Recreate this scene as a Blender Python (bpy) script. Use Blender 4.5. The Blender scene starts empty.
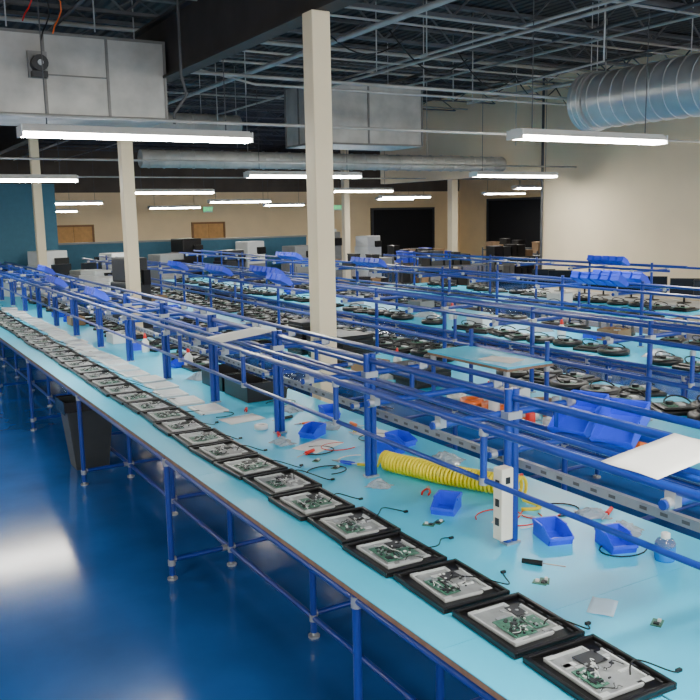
import bpy, math, random
from mathutils import Vector, Matrix
random.seed(7)
S=bpy.context.scene
COL=S.collection

# ---------------------------------------------------------------- materials
def lin(c):
    return tuple(((x/255)/12.92 if x/255<=0.04045 else ((x/255+0.055)/1.055)**2.4) for x in c)
MATS={}
def mat(name,rgb,rough=0.5,metal=0.0,emit=0.0,var=0.06,scale=8.0,bump=0.0,coat=0.0,spec=0.5,trans=0.0,bscale=None):
    if name in MATS: return MATS[name]
    m=bpy.data.materials.new(name); m.use_nodes=True
    nt=m.node_tree; b=nt.nodes['Principled BSDF']
    c=lin(rgb)
    tc=nt.nodes.new('ShaderNodeTexCoord'); nz=nt.nodes.new('ShaderNodeTexNoise')
    nz.inputs['Scale'].default_value=scale; nz.inputs['Detail'].default_value=4
    nt.links.new(tc.outputs['Object'],nz.inputs['Vector'])
    rp=nt.nodes.new('ShaderNodeValToRGB')
    rp.color_ramp.elements[0].position=0.3; rp.color_ramp.elements[1].position=0.7
    rp.color_ramp.elements[0].color=(*[max(0,x*(1-var)) for x in c],1)
    rp.color_ramp.elements[1].color=(*[min(1,x*(1+var)) for x in c],1)
    nt.links.new(nz.outputs['Fac'],rp.inputs['Fac']); nt.links.new(rp.outputs['Color'],b.inputs['Base Color'])
    b.inputs['Roughness'].default_value=rough; b.inputs['Metallic'].default_value=metal
    b.inputs['Coat Weight'].default_value=coat; b.inputs['Specular IOR Level'].default_value=spec
    b.inputs['Transmission Weight'].default_value=trans
    if emit>0:
        b.inputs['Emission Color'].default_value=(*c,1); b.inputs['Emission Strength'].default_value=emit
    if bump>0:
        bp=nt.nodes.new('ShaderNodeBump'); bp.inputs['Strength'].default_value=bump; bp.inputs['Distance'].default_value=0.01
        n2=nt.nodes.new('ShaderNodeTexNoise'); n2.inputs['Scale'].default_value=bscale or scale*3
        nt.links.new(tc.outputs['Object'],n2.inputs['Vector'])
        nt.links.new(n2.outputs['Fac'],bp.inputs['Height']); nt.links.new(bp.outputs['Normal'],b.inputs['Normal'])
    MATS[name]=m; return m

M_floor=mat('blue_epoxy',(34,86,156),rough=0.13,var=0.2,scale=1.6,bump=0.06,bscale=5)
M_cyan=mat('cyan_laminate',(58,200,242),rough=0.34,var=0.05,scale=2)
M_ply=mat('plywood_edge',(135,105,85),rough=0.7,var=0.2,scale=20)
M_pipe=mat('blue_pipe',(24,58,152),rough=0.3,var=0.08,coat=0.2)
M_joint=mat('nickel_joint',(180,185,190),rough=0.38,metal=0.6)
M_galv=mat('galvanised',(176,176,172),rough=0.5,metal=0.15,var=0.2,scale=3)
M_seam=mat('sheet_seam',(120,120,118),rough=0.5,metal=0.2,var=0.1)
M_spiral=mat('spiral_galvanised',(212,214,214),rough=0.32,metal=0.55,var=0.08,scale=4)
M_chan=mat('channel_grey',(150,156,164),rough=0.45,metal=0.3)
M_black=mat('black_plastic',(16,16,18),rough=0.35,var=0.1)
M_rubber=mat('black_rubber',(18,18,20),rough=0.6)
M_white=mat('white_plastic',(228,231,231),rough=0.5,var=0.03)
M_plate=mat('silver_plate',(208,212,214),rough=0.35,metal=0.25,var=0.05)
M_inner=mat('inner_sheet',(160,164,166),rough=0.4,metal=0.35,var=0.18,scale=20)
M_pcb=mat('pcb_green',(66,114,96),rough=0.45,var=0.45,scale=60)
M_chip=mat('chip_dark',(30,32,36),rough=0.4)
M_bin=mat('blue_bin',(52,78,238),rough=0.42,var=0.08,scale=5)
M_yel=mat('yellow_hose',(248,228,30),rough=0.35)
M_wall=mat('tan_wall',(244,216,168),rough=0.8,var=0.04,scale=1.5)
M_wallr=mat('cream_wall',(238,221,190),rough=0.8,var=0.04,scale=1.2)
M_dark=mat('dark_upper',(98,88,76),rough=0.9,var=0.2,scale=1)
M_ceil=mat('ceiling_deck',(52,52,54),rough=0.8,var=0.3,scale=1.2)
M_steel=mat('dark_steel',(86,88,92),rough=0.6,var=0.25,scale=3)
M_beam=mat('girder_brown',(54,51,50),rough=0.7,var=0.2,scale=3)
M_col=mat('column_paint',(248,233,198),rough=0.6,var=0.03,scale=3)
M_teal=mat('teal_wall',(64,112,136),rough=0.8)
M_door=mat('door_wood',(205,152,86),rough=0.6,var=0.1)
M_frame=mat('door_frame',(140,100,60),rough=0.6)
M_openshade=mat('opening_shade_black',(16,15,16),rough=0.9)  # near-black colour paints the darkness inside the doorways
M_lamp=mat('tube_glow',(255,252,240),emit=78,var=0.0)
M_house=mat('lamp_housing',(240,242,240),rough=0.5,var=0.02)
M_paper=mat('paper',(238,239,238),rough=0.8,var=0.02)
M_red=mat('red_plastic',(222,38,32),rough=0.4)
M_orange=mat('orange_plastic',(240,112,36),rough=0.4)
M_liq=mat('blue_liquid',(20,130,225),rough=0.2)
M_clear=mat('clear_plastic',(225,235,240),rough=0.1,trans=0.9)
M_trash=mat('trash_grey',(62,68,70),rough=0.5)
M_card=mat('cardboard',(150,120,88),rough=0.8)
M_grey=mat('equipment_grey',(135,137,137),rough=0.5)
M_dkgrey=mat('equipment_dark',(50,52,56),rough=0.5)
M_screen=mat('dark_screen',(25,32,42),rough=0.15)
M_liner=mat('black_liner',(20,20,22),rough=0.25)
M_cream=mat('outlet_cream',(234,228,212),rough=0.5)
M_exit=mat('exit_green',(40,210,110),emit=2.5,var=0)

nt=M_ceil.node_tree; b=nt.nodes['Principled BSDF']
w=nt.nodes.new('ShaderNodeTexWave'); w.inputs['Scale'].default_value=2.0
bp=nt.nodes.new('ShaderNodeBump'); bp.inputs['Strength'].default_value=0.8; bp.inputs['Distance'].default_value=0.05
t=nt.nodes.new('ShaderNodeTexCoord'); nt.links.new(t.outputs['Object'],w.inputs['Vector'])
nt.links.new(w.outputs['Fac'],bp.inputs['Height']); nt.links.new(bp.outputs['Normal'],b.inputs['Normal'])

# ---------------------------------------------------------------- mesh builder
class MB:
    def __init__(s): s.v=[];s.f=[];s.m=[];s.sm=[]
    def add(s,vs,fs,m=0,smooth=False):
        o=len(s.v); s.v+= [tuple(v) for v in vs]
        for f in fs: s.f.append([i+o for i in f]); s.m.append(m); s.sm.append(smooth)
        return s
    def box(s,x0,x1,y0,y1,z0,z1,m=0,M=None):
        vs=[Vector(p) for p in [(x0,y0,z0),(x1,y0,z0),(x1,y1,z0),(x0,y1,z0),(x0,y0,z1),(x1,y0,z1),(x1,y1,z1),(x0,y1,z1)]]
        if M is not None: vs=[M@v for v in vs]
        return s.add(vs,[(0,3,2,1),(4,5,6,7),(0,1,5,4),(1,2,6,5),(2,3,7,6),(3,0,4,7)],m)
    def cyl(s,p0,p1,r,n=12,m=0,r2=None,caps=True,smooth=True):
        p0=Vector(p0);p1=Vector(p1); r2=r if r2 is None else r2
        d=(p1-p0).normalized(); a=d.orthogonal().normalized(); b=d.cross(a)
        vs=[]
        for k in range(n):
            t=2*math.pi*k/n; q=a*math.cos(t)+b*math.sin(t)
            vs.append(p0+q*r); vs.append(p1+q*r2)
        fs=[(2*k,2*((k+1)%n),2*((k+1)%n)+1,2*k+1) for k in range(n)]
        s.add(vs,fs,m,smooth)
        if caps:
            s.add([vs[2*k] for k in range(n)],[tuple(reversed(range(n)))],m)
            s.add([vs[2*k+1] for k in range(n)],[tuple(range(n))],m)
        return s
    def tube(s,pts,r,n=6,m=0):
        pts=[Vector(p) for p in pts]; N=len(pts); vs=[]
        a=None
        for i,p in enumerate(pts):
            d=(pts[min(i+1,N-1)]-pts[max(i-1,0)]).normalized()
            a=d.orthogonal().normalized() if a is None else (a-d*a.dot(d)).normalized()
            b=d.cross(a)
            for k in range(n):
                t=2*math.pi*k/n; vs.append(p+(a*math.cos(t)+b*math.sin(t))*r)
        fs=[]
        for i in range(N-1):
            for k in range(n):
                k2=(k+1)%n; fs.append((i*n+k,i*n+k2,(i+1)*n+k2,(i+1)*n+k))
        fs.append(tuple(reversed(range(n)))); fs.append(tuple(range((N-1)*n,N*n)))
        return s.add(vs,fs,m,True)
    def prism(s,poly,x0,x1,m=0):
        n=len(poly)
        vs=[(x0,y,z) for y,z in poly]+[(x1,y,z) for y,z in poly]
        fs=[tuple(range(n)),tuple(reversed(range(n,2*n)))]+[(i,i+n,(i+1)%n+n,(i+1)%n) for i in range(n)]
        return s.add(vs,fs,m)
    def lathe(s,prof,n=24,m=0,c=(0,0,0)):
        vs=[]
        for r,z in prof:
            for k in range(n):
                t=2*math.pi*k/n; vs.append((c[0]+r*math.cos(t),c[1]+r*math.sin(t),c[2]+z))
        fs=[]
        for i in range(len(prof)-1):
            for k in range(n):
                k2=(k+1)%n; fs.append((i*n+k,i*n+k2,(i+1)*n+k2,(i+1)*n+k))
        return s.add(vs,fs,m,True)
    def mesh(s,name,mats):
        me=bpy.data.meshes.new(name); me.from_pydata(s.v,[],s.f)
        for mt in mats: me.materials.append(mt)
        for p,mi,sm in zip(me.polygons,s.m,s.sm): p.material_index=mi; p.use_smooth=sm
        me.validate(); me.update(); return me

def ob(name,mb,mats,parent=None,loc=(0,0,0),rot=(0,0,0),bevel=0,label=None,cat=None,group=None,kind=None):
    if mb is None: o=bpy.data.objects.new(name,None); o.empty_display_size=0.1
    else:
        me=mb if isinstance(mb,bpy.types.Mesh) else mb.mesh(name,mats)
        o=bpy.data.objects.new(name,me)
        if bevel:
            md=o.modifiers.new('bevel','BEVEL'); md.width=bevel; md.segments=2; md.limit_method='ANGLE'
    COL.objects.link(o); o.location=loc; o.rotation_euler=rot
    if parent: o.parent=parent
    if label: o['label']=label
    if cat: o['category']=cat
    if group: o['group']=group
    if kind: o['kind']=kind
    return o
def thing(name,label,cat,loc=(0,0,0),rot=(0,0,0),group=None):
    return ob(name,None,None,None,loc,rot,0,label,cat,group)
def dup(root,loc,rz=None,label=None,scale=None):
    c=root.copy(); COL.objects.link(c); c.location=loc
    if rz is not None: c.rotation_euler=(root.rotation_euler[0],root.rotation_euler[1],rz)
    if label: c['label']=label
    if scale: c.scale=scale
    def rec(src,dst):
        for ch in src.children:
            k=ch.copy(); COL.objects.link(k); k.parent=dst; rec(ch,k)
    rec(root,c); return c

# ---------------------------------------------------------------- room shell
def struct(name,mb,mats,label,bevel=0):
    return ob(name,mb,mats,bevel=bevel,kind='structure',label=label)
struct('floor',MB().box(-6,28.2,-4,36.2,-0.1,0),[M_floor],'glossy blue epoxy floor')
struct('ceiling',MB().box(-6,28.2,-4,36.2,5.4,5.5),[M_ceil],'dark corrugated metal roof deck')
struct('wall_left',MB().box(-6.2,-6,-4,36.2,0,5.4),[M_wallr],'tan painted wall')
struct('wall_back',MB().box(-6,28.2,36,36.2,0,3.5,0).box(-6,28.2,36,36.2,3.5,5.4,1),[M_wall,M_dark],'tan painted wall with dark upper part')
struct('wall_right',MB().box(14,14.25,-4,14.9,0,5.4),[M_wallr],'plain cream painted wall')
struct('wall_recess',MB().box(28,28.2,14.7,36,0,5.4),[M_wall],'tan wall of the recessed area')
struct('wall_side',MB().box(14.25,28,14.7,14.9,0,5.4),[M_wallr],'tan wall returning behind the cream wall')
struct('trim_1',MB().box(14,14.25,14.9,21.8,3.3,5.4),[M_wallr],'cream soffit above wide opening')
struct('wall_partition',MB().box(-5.9,4.6,22,22.12,0,3.3),[M_teal],'teal painted partition wall')
struct('trim_2',MB().box(4.6,12.6,24,24.1,0,1.75,0).box(4.6,12.6,23.97,24.13,1.75,1.8,1),[M_teal,M_grey],'low teal office partition')
def door(name,x0,x1,h):
    mb=MB()
    mb.box(x0-.08,x0,35.9,36.0,0,h+.08,1).box(x1,x1+.08,35.9,36.0,0,h+.08,1).box(x0,x1,35.9,36,h,h+.08,1)
    mid=(x0+x1)/2
    mb.box(x0,mid-.01,35.94,36,0.01,h,0).box(mid+.01,x1,35.94,36,0.01,h,0)
    mb.cyl((mid-.06,35.9,1),(mid-.06,35.94,1),.03,8,2).cyl((mid+.06,35.9,1),(mid+.06,35.94,1),.03,8,2)
    struct(name,mb,[M_door,M_frame,M_joint],'tan wooden double door')
door('door_1',7.4,8.9,2.12); door('door_2',13.3,14.7,2.12)
struct('door_4',MB().box(22.6,26.2,35.9,36,0,2.6,0).box(22.5,22.6,35.85,36,0,2.7,1).box(26.2,26.3,35.85,36,0,2.7,1).box(22.6,26.2,35.85,36,2.6,2.7,1),[M_openshade,M_dkgrey],'loading doorway filled by a black panel standing for its unlit depth')
struct('door_5',MB().box(27.9,28,24.2,33.5,0,2.95,0).box(27.85,28,24.1,24.2,0,3.05,1).box(27.85,28,33.5,33.6,0,3.05,1).box(27.85,28,24.2,33.5,2.95,3.05,1),[M_openshade,M_dkgrey],'wide loading doorway filled by a black panel standing for its unlit depth')
me_txt=None
def exit_sign(x,y,z):
    global me_txt
    r=thing('exit_sign','small illuminated green exit sign on the tan wall','sign',(x,y,z),group='green exit signs')
    ob('sign_case',MB().box(-.22,.22,0,.05,-.13,.13),[M_white],r,bevel=.01)
    if me_txt is None:
        cu=bpy.data.curves.new('sign_text','FONT'); cu.body='EXIT'; cu.size=.22; cu.align_x='CENTER'; cu.align_y='CENTER'; cu.extrude=.003
        o=bpy.data.objects.new('tmp_text',cu); COL.objects.link(o)
        bpy.context.view_layer.update()
        me_txt=bpy.data.meshes.new_from_object(o.evaluated_get(bpy.context.evaluated_depsgraph_get()))
        me_txt.materials.clear(); me_txt.materials.append(M_exit)
        bpy.data.objects.remove(o)
    ob('sign_text',me_txt,None,r,(0,-.006,0),(math.pi/2,0,0))
exit_sign(14.0,35.9,2.75); exit_sign(20.6,35.9,2.75)

def column(x,y,h,w=.17):
    mb=MB().box(-w/2,w/2,-w/2,w/2,0.02,h,0).box(-w/2-.06,w/2+.06,-w/2-.06,w/2+.06,0,.02,1)
    return ob('support_column',mb,[M_col,M_steel],None,(x,y,0),bevel=.012,label='cream painted square steel column beside the workbench',cat='column',group='cream support columns')
for x,y in ((3.46,6.32),(3.5,12.0),(3.5,18.4),(3.5,24.6)): column(x,y,4.05)
for x,y in ((15.7,20.5),(15.7,26.8)): column(x,y,4.7,.22)

def girder(x,y0,y1,z0,z1,name='roof_girder'):
    mb=MB().box(-.09,.09,y0,y1,z0,z0+.03).box(-.09,.09,y0,y1,z1-.03,z1).box(-.01,.01,y0,y1,z0+.03,z1-.03)
    ob(name,mb,[M_beam],None,(x,0,0),label='dark steel I-beam roof girder resting on columns',cat='beam')
girder(3.5,-3.9,35.9,4.05,4.75); girder(15.7,20.3,35.9,4.7,5.2)
def joist_mesh(L):
    mb=MB(); zb,zt=0,.6
    mb.box(0,L,-.04,.04,zb,zb+.04).box(0,L,-.05,.05,zt-.05,zt)
    n=int(L/.6); st=L/n
    for i in range(n):
        a=(i*st,0,zb+.03 if i%2 else zt-.04); b=((i+1)*st,0,zt-.04 if i%2 else zb+.03)
        mb.cyl(a,b,.016,5,caps=False)
    return mb.mesh('joist',[M_steel])
jm=joist_mesh(19.8)
for i in range(22):
    j=ob('roof_joist',jm,None,None,(-5.9,1+i*1.55,4.78),label='dark open web steel roof joist',cat='joist',group='roof joists')
    if i>6: j.location.z=5.0; j.scale=(1,1,.65)

# ---------------------------------------------------------------- light fixtures
fx=thing('ceiling_light','long white fluorescent ceiling light hanging on rods','light',(2.6,8.5,3.15),group='fluorescent ceiling lights')
L=1.14
hb=MB().prism([(-.13,.05),(-.07,.115),(.07,.115),(.13,.05),(.13,.042),(-.13,.042)],-L,L)
hb.box(-L-.012,-L,-.13,.13,.0,.1).box(L,L+.012,-.13,.13,.0,.1)
ob('lamp_housing',hb,[M_house],fx)
ob('lamp_diffuser',MB().prism([(-.05,0),(-.09,.012),(-.11,.04),(.11,.04),(.09,.012),(.05,0)],-L+.01,L-.01),[M_lamp],fx)
for sx in (-.9,.9):
    ob('hanger_rod',MB().cyl((sx,0,.11),(sx,0,2.23),.006,6),[M_steel],fx)
spots=[(2.65,8.5,3.2,1),(7.5,7.2,3.2,1),(2.15,14.1,3.02,1),(7.35,14,3.1,1),(12.1,13.7,3.12,.95),(6.8,19.6,2.98,.85),(12.0,19.6,3.0,.8),(17.8,19.0,3.05,.9),(5.7,25.2,2.85,.75),(10.9,25.2,2.85,.9),(17.2,25.2,2.95,.9),(6.1,30.8,2.68,.9),(10.7,30.8,2.75,.85),(15.2,30.8,2.8,.75),(20.5,30.8,3.0,.8),
 (2.1,1.0,3.15,1),(-2.3,2.7,3.15,1),(-2.3,8.5,3.15,1),(-2.3,14,3.15,1),(7.5,2.2,3.15,1),(12.1,2.6,3.15,1),(12.2,7.0,3.15,1),(-2.3,19.6,3.15,1),(22,22,3.15,1),(25,29,3.15,1),(2.5,-2.5,3.15,1)]  # out-of-view fixtures along the cream wall are added to light it evenly
for i,(x,y,z,sc) in enumerate(spots):
    if i==0: fx.location=(x,y,z)
    else: dup(fx,(x,y,z),None,None,(sc,1,1))

# ---------------------------------------------------------------- ducts and pipes overhead
d=thing('air_handler','large galvanised sheet metal duct box hanging under roof','duct',(1.4,10.0,3.56))
mb=MB().box(0,2.05,0,1.1,0,.9)
for x in (0,.66,1.35,2.02): mb.box(x,x+.03,-.015,0,0,.9,1)
mb.box(0,2.05,-.018,0,0,.03,1).box(0,2.05,-.018,0,.87,.9,1).box(.69,1.35,-.01,0,.44,.455,1)
for k in range(12): mb.box(.05+k*.165,.07+k*.165,-.025,-.018,.008,.022,1)
ob('duct_body',mb,[M_galv,M_seam],d)
mb=MB().box(.5,.7,-.06,-.015,.4,.68,0).cyl((.6,-.06,.54),(.6,-.2,.54),.085,16,1).cyl((.6,-.2,.54),(.6,-.22,.54),.03,12,2).box(.52,.68,-.16,-.06,.4,.46,1)
ob('fan_motor',mb,[M_grey,M_dkgrey,M_joint],d,label='small grey fan motor on a bracket')
for x in (.15,1.85): ob('hanger_rod',MB().cyl((x,.5,.9),(x,.5,1.84),.008,6),[M_joint],d)
d=thing('supply_duct','rectangular galvanised duct box hanging above the benches','duct',(6.6,12.2,3.55))
mb=MB().box(0,2.1,0,1.0,0,.98)
for x in (0,1.0,2.07): mb.box(x,x+.03,-.018,0,0,.98,1)
for y in (0,.5,.97): mb.box(-.018,0,y,y+.03,0,.98,1)
mb.box(0,2.1,-.02,0,0,.03,1).box(0,2.1,-.02,0,.95,.98,1).box(-.02,0,0,1.0,0,.03,1).box(-.02,0,0,1.0,.95,.98,1)
ob('duct_body',mb,[M_galv,M_seam],d)
ob('hanger_rod',MB().cyl((.3,.6,.98),(.3,.6,1.85),.008,6),[M_joint],d)
ob('hanger_rod',MB().cyl((1.8,.6,.98),(1.8,.6,1.85),.008,6),[M_joint],d)
def spiral_duct(p0,p1,r,label,rib=.3,m=None):
    p0=Vector(p0);p1=Vector(p1); L=(p1-p0).length; dr=(p1-p0)/L
    mb=MB().cyl(p0,p1,r,32)
    k=rib/2
    while k<L: mb.cyl(p0+dr*k,p0+dr*(k+.02),r+.012,32,0); k+=rib
    for q in (.25,.75):
        c=p0+dr*L*q; mb.cyl(c,(c.x,c.y,5.4),.008,6,0)
    return ob('round_duct',mb,[m or M_galv],label=label,cat='duct')
spiral_duct((9.7,3.0,4.0),(9.7,9.15,4.0),.39,'large round galvanised spiral duct under the roof',.22,M_spiral)
spiral_duct((9.7,9.17,4.0),(9.7,9.4,4.0),.42,'flanged end collar of the large spiral duct',.1,M_spiral)
spiral_duct((5.0,16.2,3.55),(13.9,16.2,3.55),.17,'round galvanised duct running below the roof')
spiral_duct((3.7,15.2,4.1),(6.6,15.2,4.1),.2,'round galvanised duct running below the roof')
def pipe(pts,r,m=M_galv,label='thin galvanised conduit under the roof',name='conduit_pipe',cat='pipe'):
    return ob(name,MB().tube(pts,r,8),[m],label=label,cat=cat)
pipe([(-6.0,8.15,3.36),(14.0,8.15,3.36)],.016)
pipe([(-6.0,13.85,3.36),(14.0,13.85,3.36)],.018)
pipe([(-5.9,19.5,3.36),(20,19.5,3.36)],.018)
pipe([(3.6,9.75,4.1),(14.0,9.75,4.1)],.022)
pipe([(-5.9,11.6,4.9),(13.9,11.6,4.9)],.03)
pipe([(5.2,0,4.45),(5.2,30,4.45)],.03,label='sprinkler pipe running the length of the hall')
pipe([(6.4,0,4.3),(6.4,12,4.3)],.02)
pipe([(11.1,0,4.6),(11.1,14,4.6)],.035,label='sprinkler pipe running the length of the hall')
pipe([(8.1,7.6,5.4),(8.1,7.6,4.2),(8.1,9.7,4.12)],.015)
pipe([(3.2,8.8,5.4),(3.2,8.8,3.9),(3.25,8.8,3.7),(3.1,8.8,3.5),(3.1,8.8,3.4)],.016,M_steel,'dark power cord dropping from the roof','hanging_cable','cable')
pipe([(13.9,14.8,0),(13.9,14.8,5.4)],.03,M_steel,'dark riser pipe on the wall corner')
pipe([(4.0,10.4,5.4),(4.0,10.4,4.25),(4.6,10.0,4.05),(13.98,10,4.05)],.016)
pipe([(4.3,7.5,5.4),(4.3,7.5,4.7),(4.6,8.2,4.62),(13.98,8.2,4.62)],.014)
for (x,z,r,y1) in ((7.4,4.66,.02,35),(8.6,4.72,.025,14),(4.4,4.6,.018,35),(9.2,4.74,.02,14),(2.4,4.7,.02,35),(12.6,4.7,.025,12),(5.9,4.7,.025,35),(10.2,4.66,.02,13)):
    pipe([(x,-3.9,z),(x,y1,z)],r,random.choice([M_steel,M_galv,M_galv]))
for (y,z,r) in ((9.0,4.72,.015),(13.2,4.9,.02),(17.6,5.0,.02),(10.8,4.6,.015),(15.0,5.0,.02),(7.0,4.7,.015)):
    pipe([(-5.95,y,z),(13.95,y,z)],r,M_galv)
for (x,y,zb) in ((6.0,9.4,4.2),(8.5,10.6,4.1),(9.2,12.0,4.3),(7.0,16.2,3.8),(10.6,9.9,4.15),(5.5,13.5,3.9),(11.5,13,3.7),(6.2,8.6,4.3),(7.3,10.2,4.2),(5.0,11.2,4.1),(2.6,9.8,4.46),(1.7,9.9,4.46)):
    pipe([(x,y,5.4),(x,y,zb)],.008,M_galv,'thin hanging wire under the roof','hanging_wire','wire')
for k in range(5):
    x0=4.5+k*1.7; y0=8.6+k*.8
    pipe([(x0+2.2*i/12,y0+1.2*i/12,4.72-.35*math.sin(math.pi*i/12)) for i in range(13)],.01,M_rubber,'slack black cable looped under the roof','hanging_cable','cable')
def drop(x,y,z0,z1,m,label):
    pts=[(x+.06*math.sin(k*.9),y+.04*math.cos(k*1.3),z0+(z1-z0)*k/12) for k in range(13)]
    pipe(pts,.008,m,label,'air_hose','hose')
drop(1.9,9.8,5.4,4.5,M_red,'red air hose hanging from the roof')
drop(2.2,9.8,5.4,4.4,M_orange,'orange air hose hanging from the roof')
drop(2.05,9.7,5.4,4.3,M_rubber,'black air hose hanging from the roof')

# ---------------------------------------------------------------- benches
PITCH=1.23; ML=2.46
def leg_mesh(h):
    mb=MB().cyl((0,0,.03),(0,0,h),.02,12,0)
    mb.cyl((0,0,0),(0,0,.012),.035,12,1).cyl((0,0,.01),(0,0,.05),.012,8,1)
    mb.cyl((0,0,.1),(0,0,.14),.025,12,1).cyl((0,0,h-.07),(0,0,h-.02),.025,12,1)
    return mb.mesh('leg',[M_pipe,M_joint])
def post_mesh(z0,z1,dbl=True):
    mb=MB()
    for dx in ((-.02,.02) if dbl else (0,)):
        mb.cyl((dx,0,z0),(dx,0,z1),.0195,12,0)
    w=.042 if dbl else .026
    mb.box(-w,w,-.026,.026,z0,z0+.012,1)
    for z in (1.5,): mb.box(-w,w,-.026,.026,z,z+.035,1)
    return mb.mesh('rack_post',[M_pipe,M_joint])
def ypipe(L,r=.017): return MB().cyl((0,0,0),(0,L,0),r,12).mesh('rail',[M_pipe])
def xpipe(L,r=.017,up=False):
    mb=MB().cyl((0,0,0),(L,0,0),r,12,0).cyl((.01,0,0),(.045,0,0),r+.004,12,1).cyl((L-.045,0,0),(L-.01,0,0),r+.004,12,1)
    if up:
        for x in (.05,L-.05): mb.box(x-.016,x+.016,-.021,.021,-.012,.05,1)
    return mb.mesh('arm',[M_pipe,M_joint])
def vpipe(L,r=.015):
    return MB().cyl((0,0,0),(0,0,L),r,10,0).cyl((0,0,0),(0,0,.03),r+.005,10,1).cyl((0,0,L-.03),(0,0,L),r+.005,10,1).mesh('upright',[M_pipe,M_joint])
def bench(x0,x1,spine,front,label,loc=(0,0,0),main=True):
    r=thing('assembly_bench',label,'workbench',loc,group='assembly benches')
    mb=MB().box(x0,x1,0,ML-.002,.872,.896,1).box(x0,x1,0,ML-.002,.896,.9,0)
    ob('worktop',mb,[M_cyan,M_ply],r)
    if front is not None:
        mb=MB().box(front,x0-.004,0,ML-.002,.868,.892,1).box(front,x0-.004,0,ML-.002,.892,.896,0)
        ob('tray_shelf',mb,[M_cyan,M_ply],r)
    lm=leg_mesh(.872)
    legs=[(x0+.03,.615),(x0+.03,1.845),(x1-.03,.615),(x1-.03,1.845)]
    if front is not None: legs.append((front+.025,.615))
    for x,y in legs: ob('leg',lm,None,r,(x,y,0))
    yp=ypipe(ML)
    for x,z in [(x0+.03,.83),(x1-.03,.83),(x0+.03,.12),(x1-.03,.12)]+([(front+.025,.835)] if front is not None else []):
        ob('stretcher',yp,None,r,(x,0,z))
    xp=xpipe(x1-x0-.06)
    for y in (.66,1.89):
        ob('stretcher',xp,None,r,(x0+.03,y,.83)); ob('stretcher',xp,None,r,(x0+.03,y,.12))
    if front is not None:
        xq=xpipe(x0-front)
        ob('stretcher',xq,None,r,(front+.025,.66,.83)); ob('stretcher',xq,None,r,(front+.025,.66,.12)); ob('stretcher',xq,None,r,(front+.025,1.85,.83))
    pm=post_mesh(.9,1.64,main); am=xpipe(.86,up=True); am2=xpipe(.74,.015,up=False); vp=vpipe(.24)
    if main:
        for y in (.615,1.845):
            ob('rack_post',pm,None,r,(spine,y,0))
            ob('rack_arm',am,None,r,(spine-.42,y+.045,1.515))
            ob('rack_arm',am2,None,r,(spine-.1,y+.045,1.33))
            ob('rack_upright',vp,None,r,(spine+.36,y+.09,1.3))
            ob('rack_upright',vp,None,r,(spine-.37,y-.25,1.32))
        ob('rack_arm',am,None,r,(spine-.42,1.2,1.515))
        for x,z in [(spine-.37,1.56),(spine,1.60),(spine+.38,1.56),(spine+.03,1.41),(spine+.34,1.37),(spine+.59,1.37)]:
            ob('rack_rail',yp,None,r,(x,0,z))
        yq=ypipe(ML,.012)
        for x,z in [(spine-.19,1.545),(spine+.2,1.545),(spine-.37,1.34)]:
            ob('rack_rail',yq,None,r,(x,0,z))
        mb=MB().box(-.012,.012,0,ML,-.02,.02,0)
        for k in range(24):
            y=.05+k*.1; mb.box(-.0135,-.012,y,y+.035,-.007,.007,1)
        ob('cable_channel',mb,[M_chan,M_steel],r,(spine+.075,0,1.27),label='slim perforated grey metal channel')
    else:
        for y in (.615,1.845):
            ob('rack_post',pm,None,r,(spine,y,0))
            ob('rack_arm',am,None,r,(spine-.42,y+.045,1.515))
        ob('rack_upright',vp,None,r,(spine-.37,1.2,1.3))
        for x,z in [(spine-.37,1.56),(spine,1.60),(spine+.38,1.56),(spine,1.3),(spine-.37,1.3)]:
            ob('rack_rail',yp,None,r,(x,0,z))
    return r
b1=bench(2.12-2.52,3.32-2.52,2.56-2.52,1.69-2.52,'long blue pipe-frame assembly bench with cyan top',loc=(2.52,-.175,0))
for k in range(1,8): dup(b1,(2.52,-.175+ML*k,0))
b2=bench(-.85,.85,0,None,'blue pipe-frame assembly bench with cyan top in a parallel row',loc=(4.95,2.285,0),main=False)
for k in range(1,7): dup(b2,(4.95,2.285+ML*k,0))
for k in range(0,7): dup(b2,(7.6,3.4+ML*k,0))
for k in range(0,3): dup(b2,(10.3,8.0+ML*k,0))

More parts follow.
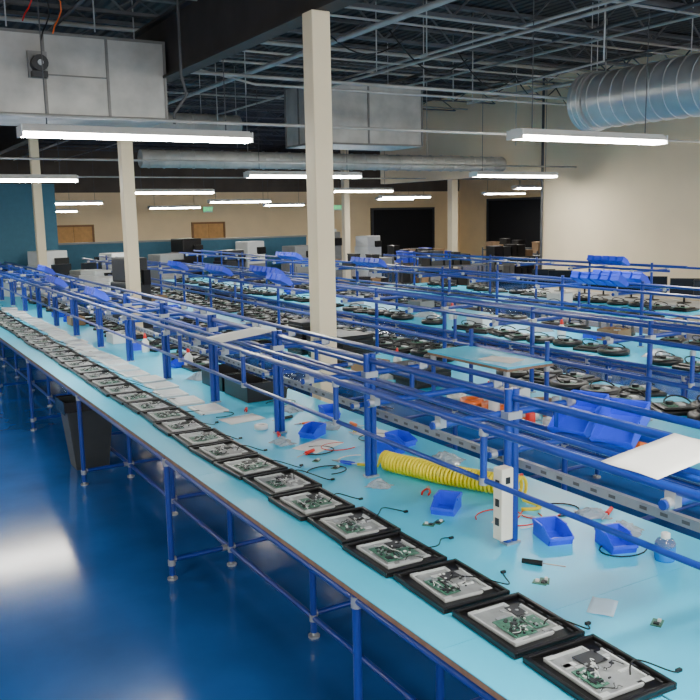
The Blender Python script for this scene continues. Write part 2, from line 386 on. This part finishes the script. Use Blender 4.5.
# ---------------------------------------------------------------- display trays
def build_tray(seed):
    rnd=random.Random(seed)
    r=thing('display_assembly','black display shell holding silver bracket frame and green circuit boards','electronic assembly',(0,0,0),group='display assemblies along the tray shelf')
    W,H=.325,.38
    mb=MB().box(-W/2,W/2,-H/2,H/2,0,.008,0)
    t=.016
    mb.box(-W/2,-W/2+t,-H/2,H/2,.008,.024,0).box(W/2-t,W/2,-H/2,H/2,.008,.024,0)
    mb.box(-W/2+t,W/2-t,-H/2,-H/2+t,.008,.024,0).box(-W/2+t,W/2-t,H/2-t,H/2,.008,.024,0)
    for k in range(6):
        y=-.15+k*.055; mb.box(-W/2+t+.002,-W/2+t+.012,y,y+.03,.008,.014,1)
        mb.box(W/2-t-.012,W/2-t-.002,y,y+.03,.008,.014,1)
    ob('shell',mb,[M_black,M_dkgrey],r,bevel=.003)
    R=Matrix.Translation((rnd.uniform(-.006,.006),rnd.uniform(-.008,.008),0))@Matrix.Rotation(rnd.uniform(-.04,.04),4,'Z')
    w,h=.113,.14
    mb=MB()
    # base sheet with notches: several overlapping plates
    mb.box(-w,w*.55,-h,h,.010,.014,2,R).box(w*.55,w,-h+.03,h-.045,.010,.0135,2,R)
    fw=.008
    mb.box(-w,-w+fw,-h,h,.014,.022,0,R).box(w-fw,w,-h+.03,h-.045,.014,.022,0,R)
    mb.box(-w+fw,w*.55,h-fw,h,.014,.022,0,R).box(-w+fw,w*.6,-h,-h+fw,.014,.022,0,R)
    mb.box(w*.55-fw,w*.55,h-.045,h,.014,.022,0,R)
    for sx,sy in ((-1,-1),(-1,1),(1,-1)):
        a,bb=sx*w,sy*h
        mb.box(min(a,a-sx*.04),max(a,a-sx*.04),min(bb,bb-sy*.022),max(bb,bb-sy*.022),.022,.024,0,R)
    for k in range(9):
        x=rnd.uniform(-.1,.06);y=rnd.uniform(-.125,.09)
        mb.box(x,x+rnd.uniform(.02,.06),y,y+rnd.uniform(.008,.03),.014,.0185,rnd.choice([0,1,0]),R)
    ob('mounting_plate',mb,[M_plate,M_joint,M_inner],r)
    mb=MB()
    R2=Matrix.Rotation(rnd.uniform(-.05,.05),4,'Z')
    bx0,bx1=-.084,rnd.uniform(-.03,.02); by0,by1=-.108+rnd.uniform(0,.03),.02+rnd.uniform(0,.07)
    mb.box(bx0,bx1,by0,by1,.019,.0215,0,R2)
    if seed%2: mb.box(bx1+.01,.088,-.08,.01,.019,.0215,0,R2)
    mb.box(bx1+.012,.08,.03,.08+rnd.uniform(0,.03),.019,.0225,4,R2)
    mb.box(bx0+.01,bx0+.04,by0+.02,by0+.05,.0215,.025,1,R2).box(bx0+.05,bx0+.072,by0+.08,by0+.1,.0215,.026,4,R2)
    for k in range(42):
        x=rnd.uniform(bx0+.004,bx1-.012);y=rnd.uniform(by0+.004,by1-.016)
        a=rnd.uniform(.003,.012);c=rnd.uniform(.003,.014)
        mb.box(x,x+a,y,y+c,.0215,.0215+rnd.uniform(.001,.006),rnd.choice([1,1,4,2,3,0,4,3]),R2)
    for k in range(12):
        x=rnd.uniform(bx1+.01,.074);y=rnd.uniform(-.075,.085); mb.box(x,x+rnd.uniform(.004,.013),y,y+rnd.uniform(.004,.013),.0215,.026,rnd.choice([1,2,3,1]),R2)
    ob('circuit_board',mb,[M_pcb,M_chip,M_white,M_joint,M_dkgrey],r)
    mb=MB()
    pts=[];x,y=.06,-.09+rnd.uniform(0,.1)
    amp=rnd.uniform(.03,.09);L=rnd.uniform(.16,.28)
    for i in range(22):
        q=i/21
        pts.append((x+L*q, y+amp*math.sin(q*math.pi*1.7+seed)-amp*math.sin(seed), (.03+.04*math.sin(q*math.pi))*(1-q)+.005*q))
    mb.tube(pts,.003,6,0)
    e=Vector(pts[-1]); mb.box(e.x-.01,e.x+.012,e.y-.006,e.y+.006,e.z-.004,e.z+.006,0)
    ob('cable',mb,[M_rubber],r,label='loose black cable')
    for k in range(6):
        mb=MB()
        x0=rnd.uniform(-.09,.02);y0=rnd.uniform(-.12,.03);dx=rnd.uniform(-.05,.09);dy=rnd.uniform(-.03,.09);ph=rnd.uniform(0,6)
        mb.tube([(x0+dx*i/9,y0+dy*i/9+.014*math.sin(i*.8+ph),.026+.01*math.sin(i*.35)) for i in range(10)],.0015,5,0)
        ob('wire',mb,[[M_white,M_rubber,M_rubber,M_rubber,M_white,M_rubber][k]],r)
    return r
trays=[build_tray(s) for s in range(8)]
i=0
Y=1.86
while Y<16.6:
    src=trays[i%8]; xo=random.uniform(-.018,.018); rz=random.uniform(-.05,.05)
    if i<8: src.location=(2.035+xo,Y,.9); src.rotation_euler=(0,0,rz)
    else: dup(src,(2.035+xo,Y,.9),rz)
    i+=1; Y+=.405
def simple_tray(kind):
    r=thing('display_assembly','rounded black housing with exposed boards lying on the bench' if kind else 'flat black display shell with exposed boards lying on the bench','electronic assembly',(0,0,0),group='display assemblies on the rear benches')
    if kind: mb=MB().lathe([(0,0),(.15,0),(.17,.012),(.17,.05),(.155,.062),(.12,.062),(.11,.05),(0,.05)],20)
    else: mb=MB().box(-.17,.17,-.15,.15,0,.035).box(-.13,.13,-.11,.11,.035,.055)
    ob('shell',mb,[M_black],r,bevel=0 if kind else .014)
    z=.05 if kind else .055
    mb=MB().box(-.08,.0,-.07,.05,z,z+.006,0).box(.02,.07,-.04,.04,z,z+.01,1).cyl((-.04,0,z+.006),(-.04,0,z+.03),.03,10,2)
    ob('circuit_board',mb,[M_pcb,M_plate,M_chip],r)
    mb=MB().tube([(.1*math.cos(k*.4)+.03,.13*math.sin(k*.4),.07+.03*math.sin(k*.5)) for k in range(12)],.007,6)
    ob('cable',mb,[M_rubber],r)
    return r
sts=[simple_tray(0),simple_tray(1)]; used=[False,False]
rows=[(4.35,9.4,15.8,.36),(5.3,3.5,18.8,.36),(5.62,3.7,18,.36),(7.0,3.8,20,.36),(8.15,4.2,20,.38),(9.8,8.2,15,.40),(3.1,7.8,18,.38),(10.8,8.4,15,.42)]
for X,y0,y1,p in rows:
    y=y0
    while y<y1:
        if random.random()>.12:
            loc=(X+random.uniform(-.06,.06),y+random.uniform(-.02,.02),.9); rz=random.uniform(-.5,.5)
            q=1 if (X>5 and random.random()<.45) else 0
            if not used[q]: sts[q].location=loc; used[q]=True
            else: dup(sts[q],loc,rz)
        y+=p
wp=thing('white_panel','flat white display panel lying on the cyan bench','panel',(2.4,6.35,.9),group='white panels on the bench')
ob('panel_body',MB().box(-.12,.12,-.15,.15,0,.018),[M_white],wp,bevel=.004)
ob('panel_inset',MB().box(-.09,.09,-.11,.11,.018,.021),[M_plate],wp)
y=6.75
while y<16:
    dup(wp,(2.38+random.uniform(-.03,.03),y,.9),random.uniform(-.08,.08)); y+=.38

# ---------------------------------------------------------------- bins
def bin_mesh(W,Ln,H,mt=M_bin,name='bin'):
    t=.004; mb=MB()
    mb.box(-W/2,W/2,-Ln/2,Ln/2,0,t)
    side=[(-Ln/2,0),(Ln/2,0),(Ln/2,H),(-Ln*.12,H),(-Ln/2-.012,H*.55)]
    mb.prism(side,-W/2,-W/2+t).prism(side,W/2-t,W/2)
    mb.box(-W/2,W/2,Ln/2-t,Ln/2,0,H)
    mb.add([(-W/2,-Ln/2,0),(W/2,-Ln/2,0),(W/2,-Ln/2-.012,H*.55),(-W/2,-Ln/2-.012,H*.55),(-W/2,-Ln/2+t,0),(W/2,-Ln/2+t,0),(W/2,-Ln/2-.012+t,H*.55),(-W/2,-Ln/2-.012+t,H*.55)],
       [(0,1,2,3),(7,6,5,4),(3,2,6,7)])
    mb.box(-W/2-.005,-W/2,-Ln*.12,Ln/2,H-.012,H).box(W/2,W/2+.005,-Ln*.12,Ln/2,H-.012,H)
    mb.box(-W/2,W/2,Ln/2,Ln/2+.008,H-.025,H)
    mb.box(-W/2,W/2,-Ln/2-.018,-Ln/2-.01,H*.55-.015,H*.55)
    return mb.mesh(name,[mt])
bm=bin_mesh(.12,.165,.078); bmb=bin_mesh(.19,.27,.09)
def pbin(loc,rz=0,rx=0,mesh=None,label='small blue plastic parts bin on the cyan bench',ry=0):
    return ob('parts_bin',mesh or bm,None,None,loc,(rx,ry,rz),label=label,cat='bin',group='blue plastic parts bins')
pbin((2.58,3.42,.9),-.9); pbin((2.76,2.83,.9),-.3); pbin((2.93,2.60,.9),-.35); pbin((3.1,5.6,.9),-.2); pbin((2.72,5.16,.9),-1.0)
pbin((2.93,4.5,.9),.3); pbin((3.1,4.62,.9),.2)
for (x,y,z,rz,rx) in [(3.03,2.93,1.41,-1.25,.35),(3.05,2.69,1.41,-1.15,.35)]:
    pbin((x,y,z),rz,rx,bmb,'large blue plastic bin tilted on the rack rails')
def bin_rack(x,y,z,n,rz):
    for k in range(n):
        pbin((x+math.cos(rz)*.15*k,y+math.sin(rz)*.15*k,z),rz,.5,bm,'blue parts bin tilted on the upper rack')
for (x,y,z,n,rz) in [(7.35,6.6,1.62,5,1.57),(7.7,6.6,1.62,5,1.57),(4.7,11.5,1.62,5,1.57),(5.1,10.6,1.62,6,1.57),(4.6,9.4,1.62,3,1.57),(4.65,13.2,1.62,4,1.57),
      (7.35,11.5,1.62,6,1.57),(2.3,9.2,1.6,3,1.57),(2.35,11.4,1.6,4,1.57),(7.4,14.5,1.62,6,1.57),(10.1,9.0,1.62,5,1.57),(2.7,13.8,1.62,4,1.57)]:
    bin_rack(x,y,z,n,rz)
for k in range(16):
    X=random.choice([2.85,2.9,4.7,4.7,7.5,7.7]); pbin((X,random.uniform(6.5,16),.9),random.uniform(-1.5,1.5))

# ---------------------------------------------------------------- things on the main bench
A=Vector((2.70,4.20,.962));B=Vector((3.04,3.34,.962)); dr=(B-A).normalized(); s1=dr.cross(Vector((0,0,1)));s2=Vector((0,0,1))
pts=[A-dr*.12+Vector((-.05,.05,-.052)),A-dr*.05+Vector((0,0,-.048))]
T=38
for i in range(T*12+1):
    q=i/(T*12); an=2*math.pi*i/12
    bend=s1*(.04*math.sin(q*math.pi)+.004*math.sin(q*17))
    pts.append(A+(B-A)*q+bend+s1*.052*math.cos(an)+s2*.052*math.sin(an))
for i in range(1,13):
    q=i/12; pts.append(B+dr*(.16*math.sin(q*2.6))+s1*(.052+.14*q)+Vector((0,0,-.052+.01*math.sin(q*3))))
ob('coiled_air_hose',MB().tube(pts,.0095,6),[M_yel],label='yellow coiled air hose lying on the cyan bench',cat='hose')
o=thing('power_outlet_box','cream power outlet box with small dark sockets fixed to post','outlet box',(2.484,2.865,.95))
ob('outlet_body',MB().box(-.034,.034,-.03,.03,0,.34),[M_cream],o,bevel=.004)
for k in range(3):
    z=.07+k*.09
    ob('socket',MB().box(-.037,-.033,-.013,.013,z,z+.035),[M_dkgrey],o,label='small dark socket')
ob('switch',MB().box(-.012,.012,-.034,-.029,.27,.3),[M_black],o,label='small black switch')
o=thing('solvent_bottle','small clear bottle of blue liquid on the bench','bottle',(3.0,2.38,.9))
ob('liquid',MB().lathe([(0,0),(.042,0),(.045,.01),(.045,.066),(0,.066)],20),[M_liq],o)
ob('bottle_body',MB().lathe([(.045,.066),(.045,.078),(.036,.093),(.018,.102),(.018,.11)],20),[M_clear],o)
ob('cap',MB().lathe([(.02,.102),(.02,.122),(.012,.127),(0,.127)],16),[M_white],o)
def paper(x,y,z,w,l,rz,label,m=M_paper,ry=0):
    mb=MB(); n=6; vs=[];fs=[]
    for i in range(n+1):
        for j in range(n+1):
            vs.append((-w/2+w*i/n,-l/2+l*j/n,.004*abs(math.sin(i*.5+1))*(i/n)+.003*math.sin(j*.7)**2))
    for i in range(n):
        for j in range(n): fs.append((i*(n+1)+j,(i+1)*(n+1)+j,(i+1)*(n+1)+j+1,i*(n+1)+j+1))
    mb.add(vs,fs,0,True)
    o=ob('paper_sheet',mb,[m],None,(x,y,z),(0,ry,rz),label=label,cat='paper')
    md=o.modifiers.new('s','SOLIDIFY'); md.thickness=.001
    return o
paper(2.37,1.89,1.598,.38,.24,.0,'white paper sheet lying across the rack rails',ry=-.108)
paper(2.38,5.6,1.600,.40,.3,0,'white paper sheet lying across the rack rails',ry=-.108)
paper(2.42,2.2,.902,.14,.1,.6,'small pale blue paper slip on the cyan bench',mat('pale_blue_paper',(190,220,240),rough=.8))
paper(2.62,4.9,.902,.3,.21,.4,'white paper sheet on the cyan bench')
paper(3.1,4.95,.902,.21,.3,.2,'white paper sheet on the cyan bench')
paper(2.5,5.9,.902,.3,.21,.1,'white paper sheet on the cyan bench')
M_bag=mat('plastic_bag',(215,225,232),rough=.2,trans=.5)
def bag(x,y,z,s):
    mb=MB(); n=10;vs=[];fs=[];rr=random.Random(x*100)
    for i in range(n+1):
        for j in range(n+1):
            e=math.sin(math.pi*i/n)*math.sin(math.pi*j/n)
            vs.append(((i/n-.5)*s*1.4+rr.uniform(-.01,.01),(j/n-.5)*s+rr.uniform(-.01,.01),e*s*.25+rr.uniform(0,.02)*e+.002))
    for i in range(n):
        for j in range(n): fs.append((i*(n+1)+j,(i+1)*(n+1)+j,(i+1)*(n+1)+j+1,i*(n+1)+j+1))
    mb.add(vs,fs,0,False)
    ob('plastic_bag',mb,[M_bag],None,(x,y,z),(0,0,rr.uniform(0,3)),label='crumpled translucent plastic bag on the bench',cat='bag',group='plastic bags')
for a in [(3.12,4.15,.9,.16),(2.9,5.3,.9,.15),(2.95,5.95,.9,.14),(2.5,3.95,.9,.1),(2.45,5.1,.9,.12),(3.15,3.75,.9,.14),(3.15,2.95,.9,.12),(4.35,5.2,.9,.22),(4.5,4.5,.9,.2),(2.85,7.7,.9,.2),(4.4,6.6,.9,.25),(3.12,2.72,.9,.12),(7.3,6.0,.9,.25),(7.7,8.2,.9,.3),(7.4,10.3,.9,.3)]: bag(*a)
def screwdriver(x,y,z,rz,m):
    r=thing('screwdriver','screwdriver with coloured handle lying on the bench','tool',(x,y,z+.013),(0,0,rz),group='hand tools on the benches')
    ob('handle',MB().cyl((0,0,0),(.09,0,0),.013,10,0,r2=.011),[m],r)
    ob('shaft',MB().cyl((-.1,0,0),(0,0,0),.003,8),[M_joint],r)
for x,y,rz,m in [(2.45,4.75,.5,M_red),(2.5,5.25,1.2,M_red),(2.9,4.05,2,M_black),(3.2,3.6,.3,M_red),(2.5,2.62,2.2,M_black),(3.2,2.9,.5,M_red),(3.1,5.2,1.5,M_orange),(4.3,5.2,1,M_red),(2.75,5.7,.2,M_black),(2.62,6.1,1.1,M_red),(4.25,4.6,2,M_orange),(4.45,5.9,.4,M_red),(3.0,5.05,.9,M_yel)]:
    screwdriver(x,y,.9,rz,m)
def pliers(x,y,rz,m):
    r=thing('pliers','pair of pliers with coloured grips on the bench','tool',(x,y,.906),(0,0,rz),group='hand tools on the benches')
    ob('jaw',MB().cyl((0,0,0),(.05,.004,0),.008,8,0,r2=.003).cyl((0,0,-.006),(0,0,.008),.012,12,0),[M_joint],r)
    for s in (-1,1): ob('handle',MB().tube([(0,0,0),(-.03,s*.014,0),(-.07,s*.022,0),(-.11,s*.018,0)],.006,6),[m],r)
for a in [(2.7,3.75,.8,M_red),(2.55,4.5,2.0,M_bin),(3.05,2.8,1.2,M_red),(4.2,5.75,.6,M_red),(2.8,5.5,2.9,M_orange)]: pliers(*a)
def tape(x,y,z,m,s=1):
    mb=MB().lathe([(.025*s,0),(.05*s,0),(.05*s,.03*s),(.025*s,.03*s),(.025*s,0)],24)
    ob('tape_roll',mb,[m],None,(x,y,z),label='roll of tape on the bench',cat='tape',group='tape rolls')
for a in [(4.25,5.0,M_orange,2.2),(4.42,4.9,M_white,2.0),(4.22,5.25,M_orange,2.0),(2.5,5.55,M_white,1),(4.3,4.7,M_white,1.8),(4.5,5.1,M_red,1.8),(4.15,4.75,M_red,1.7),(4.5,4.6,M_orange,2),(4.65,4.9,M_card,2),(4.3,4.4,M_white,1.8),(4.25,5.5,M_white,1.6),(4.4,5.3,M_red,1.8)]:
    tape(a[0],a[1],.9,a[2],a[3])
def carton(x,y,w,l,h,rz,m):
    r=thing('parts_carton','small open carton of loose parts on the bench','carton',(x,y,.9),(0,0,rz),group='small cartons')
    mb=MB().box(-w/2,w/2,-l/2,l/2,0,.004).box(-w/2,-w/2+.004,-l/2,l/2,0,h).box(w/2-.004,w/2,-l/2,l/2,0,h).box(-w/2,w/2,-l/2,-l/2+.004,0,h).box(-w/2,w/2,l/2-.004,l/2,0,h)
    ob('carton_body',mb,[m],r)
    mb=MB(); q=random.Random(x)
    for k in range(14):
        px,py=q.uniform(-w*.4,w*.3),q.uniform(-l*.4,l*.3); mb.box(px,px+.03,py,py+.03,.004,h*q.uniform(.5,.95),q.choice([0,1,2]))
    ob('loose_parts',mb,[M_white,M_black,M_joint],r)
for a in [(4.65,5.3,.2,.28,.1,.3,M_white),(4.7,4.25,.25,.3,.1,.1,M_card),(4.35,7.0,.25,.3,.12,.2,M_card),(4.3,4.0,.2,.25,.1,-.2,M_white),(4.4,3.7,.25,.25,.08,-.2,M_orange),
          (7.4,5.2,.25,.3,.1,.2,M_white),(7.75,7.0,.25,.3,.14,.1,M_card),(7.4,9.0,.3,.3,.14,.1,M_white),(7.8,11.0,.3,.3,.16,.1,M_grey),(4.7,12.4,.25,.3,.14,0,M_white),(4.75,14.8,.25,.3,.16,0,M_card),(10.3,10.5,.3,.3,.16,0,M_white),(2.85,10.6,.2,.3,.12,0,M_white),(2.85,12.8,.2,.3,.12,0,M_card),(4.7,10.2,.25,.3,.12,0,M_white),(7.5,12.6,.25,.3,.14,0,M_white),(7.5,4.4,.25,.3,.1,0,M_card)]: carton(*a)
def jug(x,y,m,s=1):
    r=thing('supply_bottle','small squeeze bottle standing on the bench','bottle',(x,y,.9),group='supply bottles')
    ob('bottle_body',MB().lathe([(0,0),(.035*s,0),(.037*s,.01),(.036*s,.1*s),(.014*s,.13*s),(.014*s,.14*s)],16),[m],r)
    ob('nozzle',MB().lathe([(.016*s,.135*s),(.014*s,.155*s),(.004*s,.19*s),(0,.19*s)],12),[M_red],r)
for a in [(4.3,5.15,M_white,1.1),(4.15,4.9,M_white,1.2),(4.15,4.5,M_red,1.0),(4.6,6.9,M_white,1.2),(2.95,8.3,M_white,1.2),(2.9,9.6,M_white,1.2),(7.3,7.4,M_white,1.4),(7.5,9.8,M_white,1.4)]: jug(*a)
for k in range(14):
    x=random.uniform(2.4,3.1);y=random.choice([2.6,3.1,3.8,4.4,4.8,5.0,5.9,6.2])+random.uniform(-.1,.1)
    a=random.uniform(0,6);pts=[(x+.1*math.cos(a+i*.35)*(1+.03*i),y+.07*math.sin(a+i*.35)*(1+.05*i),.905) for i in range(14)]
    ob('loose_cable',MB().tube(pts,.0035,6),[random.choice([M_rubber,M_rubber,M_rubber,M_red,M_white])],label='loose thin cable lying on the bench',cat='cable',group='loose cables')
for k in range(7):
    mb=MB().box(-.03,.03,-.02,.02,0,.003,0).box(-.02,-.005,-.01,.01,.003,.009,1).box(.005,.02,-.012,.0,.003,.012,2)
    ob('circuit_board',mb,[M_pcb,M_chip,M_white],None,(random.uniform(2.35,2.5),random.choice([2.0,2.5,3.3,3.7,4.4,4.6,5.5]),.9),(0,0,random.uniform(0,3)),label='small loose green circuit board on the bench',cat='circuit board',group='loose circuit boards')
bt=bin_mesh(.5,.36,.16,M_black,'tote')
for x,y in ((2.95,6.65),(2.95,7.2)):
    ob('black_tote',bt,None,None,(x,y,.9),(0,0,1.57),label='open black plastic tote on the bench',cat='tote',group='black totes')
for sx,sy,n in ((4.55,8.9,6),(4.5,8.45,9),(4.5,8.0,7),(4.45,7.5,8),(4.45,6.2,4),(4.55,6.6,3)):
    for k in range(n):
        ob('black_case',MB().box(-.2,.2,-.17,.17,0,.038),[M_black],None,(sx-.04+random.uniform(-.015,.015),sy,.9+k*.04),(0,0,random.uniform(-.06,.06)),bevel=.006,label='flat black case in a stack on the bench',cat='case',group='stacked black cases')
r=thing('raised_shelf','small cyan topped raised shelf on blue pipe legs','shelf',(4.12,4.72,0))
ob('shelf_top',MB().box(0,.46,0,1.0,1.285,1.30,0).box(0,.46,0,1.0,1.265,1.285,1),[M_cyan,M_ply],r)
for x in (.03,.43):
    for y in (.04,.96): ob('leg',MB().cyl((x,y,.9),(x,y,1.265 if x<.1 else 1.45),.019,10,0).cyl((x,y,1.22),(x,y,1.262),.025,10,1),[M_pipe,M_joint],r)
paper(4.3,5.0,1.302,.21,.3,.3,'white paper on the raised shelf')

# ---------------------------------------------------------------- trash can
t=thing('trash_can','dark grey plastic trash can with black liner under the bench','trash can',(1.92,8.45,0))
mb=MB()
def rr(w,l,z): return [(-w,-l,z),(w,-l,z),(w,l,z),(-w,l,z)]
mb.add(rr(.16,.13,0)+rr(.23,.18,.68)+rr(.215,.165,.68)+rr(.145,.115,.03),[(3,2,1,0),(0,1,5,4),(1,2,6,5),(2,3,7,6),(3,0,4,7),(4,5,9,8),(5,6,10,9),(6,7,11,10),(7,4,8,11),(8,9,13,12),(9,10,14,13),(10,11,15,14),(11,8,12,15),(12,13,14,15)])
mb.box(-.245,.245,-.195,-.18,.63,.69).box(-.245,.245,.18,.195,.63,.69).box(-.245,-.23,-.18,.18,.63,.69).box(.23,.245,-.18,.18,.63,.69)
ob('can_body',mb,[M_trash],t,bevel=.01)
mb=MB()
mb.box(-.252,.252,-.202,-.196,.6,.7).box(-.252,-.246,-.2,.2,.58,.7).box(.246,.252,-.2,.2,.6,.7).box(-.252,.252,.196,.202,.6,.7)
ob('liner',mb,[M_liner],t)

# ---------------------------------------------------------------- far equipment
def monitor(x,y,z,rz,label='black flat computer monitor on a stand'):
    r=thing('computer_monitor',label,'monitor',(x,y,z),(0,0,rz),group='computer monitors')
    ob('screen',MB().box(-.25,.25,-.02,.02,.12,.44,0).box(-.235,.235,-.022,-.02,.135,.425,1),[M_black,M_screen],r,bevel=.005)
    ob('stand',MB().cyl((0,.01,.01),(0,.01,.2),.02,8).lathe([(0,.015),(.12,.01),(.13,0),(0,0)],16),[M_black],r)
def desk(x,y,w,l,rz=0,h=.75):
    r=thing('office_desk','grey office desk with metal legs','desk',(x,y,0),(0,0,rz),group='office desks')
    ob('desk_top',MB().box(-w/2,w/2,-l/2,l/2,h-.03,h),[M_plate],r,bevel=.005)
    for sx in (-1,1):
        for sy in (-1,1): ob('leg',MB().box(sx*(w/2-.05)-.02,sx*(w/2-.05)+.02,sy*(l/2-.05)-.02,sy*(l/2-.05)+.02,0,h-.03),[M_grey],r)
for x,y in ((4.6,19.95),(2.7,20.6),(6.3,22.9)):
    desk(x,y,1.4,.8,0,1.0); monitor(x-.4,y,1.0,.4); monitor(x+.3,y+.1,1.0,.2)
def printer(x,y,h,m1,label,w=.35,z=0):
    r=thing('office_machine',label,'machine',(x,y,z),(0,0,.3),group='office machines')
    ob('machine_body',MB().box(-w,w,-.3,.3,0,h*.8).box(-w+.03,w-.03,-.28,.28,h*.8,h),[m1],r,bevel=.02)
    ob('paper_tray',MB().box(-w+.04,w-.04,-.33,-.3,h*.3,h*.42).box(-w+.04,w-.04,-.33,-.3,h*.5,h*.62),[M_grey],r)
    ob('control_panel',MB().box(.02,w-.03,-.34,-.28,h*.78,h*.9),[M_black],r)
printer(10.3,23.2,1.7,M_white,'tall white office copier near the partition')
printer(11.5,22.4,1.55,M_grey,'grey equipment cabinet near the partition',.45)
printer(12.9,23.2,1.9,M_grey,'grey equipment cabinet near the partition')
printer(13.8,25.0,1.95,M_white,'tall white machine cabinet near back wall')
printer(9.3,22.4,1.5,M_dkgrey,'dark equipment cabinet beside the partition')
printer(8.2,22.8,1.85,M_black,'dark equipment rack beside the partition')
printer(15.2,24.5,1.7,M_white,'pale machine cabinet near back wall')
printer(4.2,21.4,1.7,M_white,'white office printer on a pedestal',.4)
printer(5.8,21.0,1.6,M_white,'white office printer on a pedestal',.4)
printer(7.2,21.6,1.5,M_grey,'grey equipment cabinet beside the partition',.4)
printer(3.72,12.9,1.85,M_dkgrey,'narrow dark equipment cabinet beside the column',.17)
printer(4.4,16.6,.42,M_white,'white desktop printer standing on the bench',.22,.9)
printer(4.4,17.7,.5,M_white,'white desktop printer standing on the bench',.22,.9)
printer(4.4,18.7,.45,M_grey,'grey desktop machine standing on the bench',.22,.9)
printer(2.95,18.6,.45,M_white,'white desktop printer standing on the bench',.22,.9)
def shelf_unit(x,y,rz,w=1.8,h=1.25):
    r=thing('storage_shelf','low dark steel shelving filled with equipment','shelving',(x,y,0),(0,0,rz),group='storage shelving')
    for sx in (0,w):
        for sy in (0,.5): ob('upright',MB().box(sx-.02,sx+.02,sy-.02,sy+.02,0,h),[M_steel],r)
    for k in range(3): ob('shelf_board',MB().box(0,w,0,.5,.15+k*.5,.18+k*.5),[M_steel],r)
    for k in range(1,3):
        xx=.08
        while xx<w-.35:
            ww=random.uniform(.15,.3);hh=random.uniform(.12,.36)
            p=Matrix.Translation((x,y,0))@Matrix.Rotation(rz,4,'Z')@Vector((xx,.08,.181+k*.5))
            ob('storage_box',MB().box(0,ww,0,.35,0,hh-.03).box(-.008,ww+.008,-.008,.358,hh-.03,hh),[random.choice([M_card,M_black,M_bin,M_dkgrey,M_black,M_grey,M_dkgrey])],None,p,(0,0,rz),label='closed storage box on the shelving',cat='box',group='storage boxes')
            xx+=ww+.05
for x,y,rz in ((11.6,16.4,-.2),(12.1,17.9,-.1),(15.2,18.0,0),(17.6,18.9,-.2),(13.9,21.0,0),(18.5,22.0,0),(16.0,16.2,0),(9.6,17.2,-.1)): shelf_unit(x,y,rz)
for x,y in ((12.9,11.0),(12.9,12.2),(12.9,9.8),(12.9,13.4)):
    desk(x,y,.8,1.1); monitor(x,y-.25,.75,-.9); monitor(x,y+.25,.75,-.9)

# ---------------------------------------------------------------- world + camera
wd=bpy.data.worlds.new('World'); S.world=wd; wd.use_nodes=True
wd.node_tree.nodes['Background'].inputs[0].default_value=(1,.97,.93,1)
wd.node_tree.nodes['Background'].inputs[1].default_value=2.5

cam=bpy.data.cameras.new('Camera'); co=bpy.data.objects.new('Camera',cam); COL.objects.link(co)
cam.sensor_width=36; cam.lens=36*850/700; cam.clip_end=200
al=math.radians(30.48); th=math.radians(9.1); ro=.019
h=Vector((math.sin(al),math.cos(al),0)); Rr=Vector((math.cos(al),-math.sin(al),0)); Z=Vector((0,0,1))
F=h*math.cos(th)-Z*math.sin(th); U=h*math.sin(th)+Z*math.cos(th)
Rc=(Rr-U*ro).normalized(); Uc=(U+Rr*ro).normalized()
m=Matrix((Rc,Uc,-F)).transposed().to_4x4(); m.translation=(0,0,2.44)
co.matrix_world=m
S.camera=co
